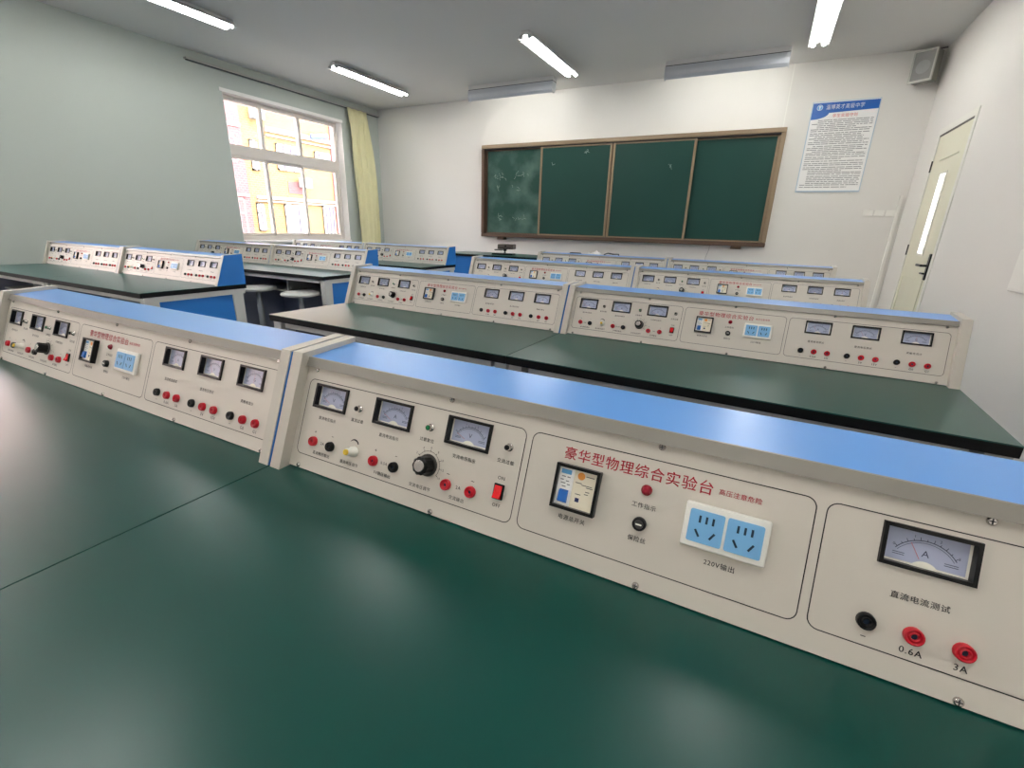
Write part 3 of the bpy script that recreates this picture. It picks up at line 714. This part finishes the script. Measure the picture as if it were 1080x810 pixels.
# ------------------------------------------------------------------ teacher's desk and what lies on it
td = empty('teacher_desk', (-3.02, 4.60, 0)); tag(td, 'blue teacher desk with dark worktop in front of the chalkboard', 'desk')
TH = .068+ZT
c = MB(); c.box((0, 0, TH-.028), (2.42, .62, TH-.003), 'black_edge'); c.box((0, 0, TH-.003), (2.42, .62, TH), 'green_laminate'); c.build('worktop', td)
c = MB(); c.box((.03, .03, .08), (2.39, .05, TH-.028), 'blue_laminate'); c.build('front_panel', td)
for x in (.02, 2.38):
    c = MB(); c.box((x, .05, .0), (x+.02, .60, TH-.028), 'blue_laminate'); c.build('side_panel', td)
for x in (.02, .78, 1.58, 2.36):
    c = MB(); c.box((x, .02, 0), (x+.04, .0299, TH-.028), 'grey_steel'); c.build('leg', td)
dc = empty('document_camera', (-2.21, 4.86, TH), .2); tag(dc, 'brown-grey document camera on the teacher desk below the left chalkboard end', 'document camera')
c = MB(); c.bbox((-.15, -.07, 0), (.12, .07, .018), 'black_plastic', .004); c.build('base', dc)
c = MB(); c.tube([(0, 0, .018), (0, .01, .05), (0, 0, .08)], .022, 'black_plastic', 10); c.bbox((-.13, -.03, .05), (-.03, .04, .064), 'bezel_inner', .003); c.build('arm', dc)
c = MB(); c.bbox((-.075, -.075, .070), (.125, .075, .130), 'camera_brown', .008); c.box((-.05, -.077, .082), (.10, -.075, .088), 'black_plastic'); h_ = c.build('head', dc)
c = MB(); c.M = Matrix.Translation((.03, -.076, .108)) @ Matrix.Rotation(math.pi/2, 4, 'X'); c.lathe([(.012, 0), (.011, .006)], 'black_plastic', 14); c.build('lens', h_)
c = MB()
rnd = random.Random(5); N = 22; vs = []
for j in range(N+1):
    for i in range(N+1):
        u, v = i/N*2-1, j/N*2-1; e = max(0, 1-(u*u+v*v)**.7)
        z = .004+.105*e**.6*(.75+.25*math.sin(u*7+v*3)*math.cos(v*6))+.014*e*math.sin(u*19+v*11)
        vs.append((u*.13+.012*math.sin(v*9), v*.09+.01*math.sin(u*8), z))
c.add(vs, [(j*(N+1)+i, j*(N+1)+i+1, (j+1)*(N+1)+i+1, (j+1)*(N+1)+i) for j in range(N) for i in range(N)], 'cloth_white', True)
o = c.build('crumpled_cloth', None, (-1.02, 4.80, TH)); tag(o, 'crumpled white cloth bag on the teacher desk behind the farthest console', 'cloth')
c = MB(); c.bbox((-.07, -.03, 0), (.07, .03, .075), 'black_plastic', .012); c.box((-.05, -.031, .02), (.05, -.030, .05), 'bezel_inner')
o = c.build('eraser_box', None, (-1.245, 4.78, TH)); tag(o, 'small black box left of the white cloth on the teacher desk', 'box')
conduit('microphone_cable', [(-.92, 4.76, TH+.004), (-.90, 4.76, TH+.07), (-.86, 4.76, TH+.085), (-.80, 4.76, TH+.078), (-.74, 4.76, TH+.080), (-.72, 4.76, TH+.004)], .007, 'black_plastic', 'black cable looping up right of the white cloth')

# ------------------------------------------------------------------ building across the yard
XF = -13.0
bd = empty('brick_building', (XF, 0, ZT)); tag(bd, 'sunlit yellow and pink brick building seen through the window', 'building')
def fb(name, boxes, par=None):
    m = MB()
    for (y0, z0, y1, z1, d, mt) in boxes: m.box((0 if d > 0 else d, y0, z0), (d if d > 0 else 0, y1, z1), mt)
    return m.build(name, par or bd)
fb('facade_wall', [(5.5, -.76, 24, 4.6, -.3, 'brick_yellow')]); fb('facade_wall', [(-14, -.76, 5.5, 4.6, -.3, 'brick_bounce')])  # second, pale stretch is unseen, added as a bright reflector for bench glare
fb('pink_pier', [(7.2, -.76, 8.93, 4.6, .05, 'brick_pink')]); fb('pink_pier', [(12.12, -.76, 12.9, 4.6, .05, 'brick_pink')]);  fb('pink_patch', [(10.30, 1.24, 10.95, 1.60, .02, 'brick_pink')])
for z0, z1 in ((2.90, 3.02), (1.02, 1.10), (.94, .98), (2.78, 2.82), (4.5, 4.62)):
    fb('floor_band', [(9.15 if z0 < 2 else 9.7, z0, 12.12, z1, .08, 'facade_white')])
fb('floor_band', [(7.2, 2.86, 8.9, 2.95, .09, 'facade_white')]); fb('floor_band', [(7.2, 1.05, 8.9, 1.13, .09, 'facade_white')])
def fwin(y0, z0, y1, z1, curtain=False):
    o = fb('window', [(y0, z0, y1, z1, .03, 'facade_glass')])
    n = 3; t = .04; bs = [(y0, z0, y0+t, z1, .06, 'facade_white'), (y1-t, z0, y1, z1, .06, 'facade_white'), (y0, z0, y1, z0+t, .06, 'facade_white'), (y0, z1-t, y1, z1, .06, 'facade_white')]
    bs += [(y0+(y1-y0)*k/n-.02, z0, y0+(y1-y0)*k/n+.02, z1, .06, 'facade_white') for k in (1, 2)]+[(y0, z0+(z1-z0)*.62, y1, z0+(z1-z0)*.62+.03, .06, 'facade_white')]
    fb('window_frame', bs, o)
    if curtain: fb('curtain', [(y0+t, z0+t, y0+(y1-y0)*.42, z1-t, .045, 'facade_curtain')], o)
for w_ in ((9.15, 1.79, 9.36, 2.61), (10.0, 1.89, 10.81, 2.63), (9.11, .10, 9.34, .90), (10.06, -.1, 10.87, .91, True), (11.55, -.1, 12.04, .94), (8.1, 1.95, 8.74, 2.62), (8.1, -.1, 8.74, 1.0), (11.42, 2.1, 12.06, 2.60), (2.0, 0, 3.4, 1.2), (4.6, 0, 6.0, 1.2), (-.5, 0, 1, 1.2), (2.0, 2.2, 3.4, 3.4), (4.6, 2.2, 6.0, 3.4)): fwin(*w_)
for y, z in ((9.37, 3.28), (10.80, 1.58)):
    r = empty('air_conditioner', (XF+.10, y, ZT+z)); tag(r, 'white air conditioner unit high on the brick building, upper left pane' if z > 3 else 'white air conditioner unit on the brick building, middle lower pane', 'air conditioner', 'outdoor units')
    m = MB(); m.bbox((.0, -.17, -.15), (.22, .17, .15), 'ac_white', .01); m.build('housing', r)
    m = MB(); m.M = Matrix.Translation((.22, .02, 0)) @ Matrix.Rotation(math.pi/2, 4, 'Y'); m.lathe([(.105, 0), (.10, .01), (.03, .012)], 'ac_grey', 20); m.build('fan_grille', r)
m = MB(); m.M = Matrix.Translation((XF+.12, 11.60, ZT+3.06)) @ Matrix.Rotation(math.radians(9), 4, 'X')
m.bbox((0, -.36, -.07), (.03, .36, .07), 'sign_blue', .01)
for k in range(5): m.box((.03, -.28+k*.12, -.02), (.034, -.22+k*.12, .03), 'facade_white')
tag(m.build('blue_sign'), 'small tilted blue sign on the brick building', 'sign')
c = MB(); c.box((-40, -20, -.12), (XL-.2, 30, -.02), 'ground'); struct(c.build('ground'))

# ------------------------------------------------------------------ light
w = bpy.data.worlds.new('world'); SC.world = w; w.use_nodes = True
bg = w.node_tree.nodes['Background']; bg.inputs[0].default_value = (.92, .96, 1.0, 1); bg.inputs[1].default_value = 13.5
sun = bpy.data.lights.new('sun', 'SUN'); sun.energy = 3.0; sun.color = (1, .95, .86); sun.angle = .01
so = bpy.data.objects.new('sun', sun); COL.objects.link(so)
so.rotation_euler = Vector((-.72, .25, -.62)).to_track_quat('-Z', 'Y').to_euler()

for k, (y0, y1) in enumerate(((WY0, WY1), (VY0, VY1), (UY0, UY1))):
    a = bpy.data.lights.new('window_portal', 'AREA'); a.shape = 'RECTANGLE'; a.size = WZ1-WZ0; a.size_y = y1-y0; a.cycles.is_portal = True
    o = bpy.data.objects.new('window_portal', a); COL.objects.link(o); o.location = (XL-.19, (y0+y1)/2, (WZ0+WZ1)/2)
    o.rotation_euler = (0, -math.pi/2, 0)

# ------------------------------------------------------------------ camera
Cp = Vector((.6686, -.4441, .3854+ZT)); yw, pt, rl, fpx = -.4744, -.3239, .0291, 488.83
fw = Vector((math.sin(yw)*math.cos(pt), math.cos(yw)*math.cos(pt), math.sin(pt))); rt = Vector((math.cos(yw), -math.sin(yw), 0)); up = rt.cross(fw)
r1 = rt*math.cos(rl)+up*math.sin(rl); u1 = -rt*math.sin(rl)+up*math.cos(rl)
cam = bpy.data.cameras.new('camera'); cam.sensor_fit = 'HORIZONTAL'; cam.sensor_width = 36; cam.lens = fpx/1080*36; cam.clip_start = .01; cam.clip_end = 200
co = bpy.data.objects.new('camera', cam); COL.objects.link(co)
co.matrix_world = Matrix(((r1.x, u1.x, -fw.x, Cp.x), (r1.y, u1.y, -fw.y, Cp.y), (r1.z, u1.z, -fw.z, Cp.z), (0, 0, 0, 1)))
SC.camera = co
SC.view_settings.view_transform = 'Standard'; SC.view_settings.look = 'None'; SC.view_settings.exposure = 0.88
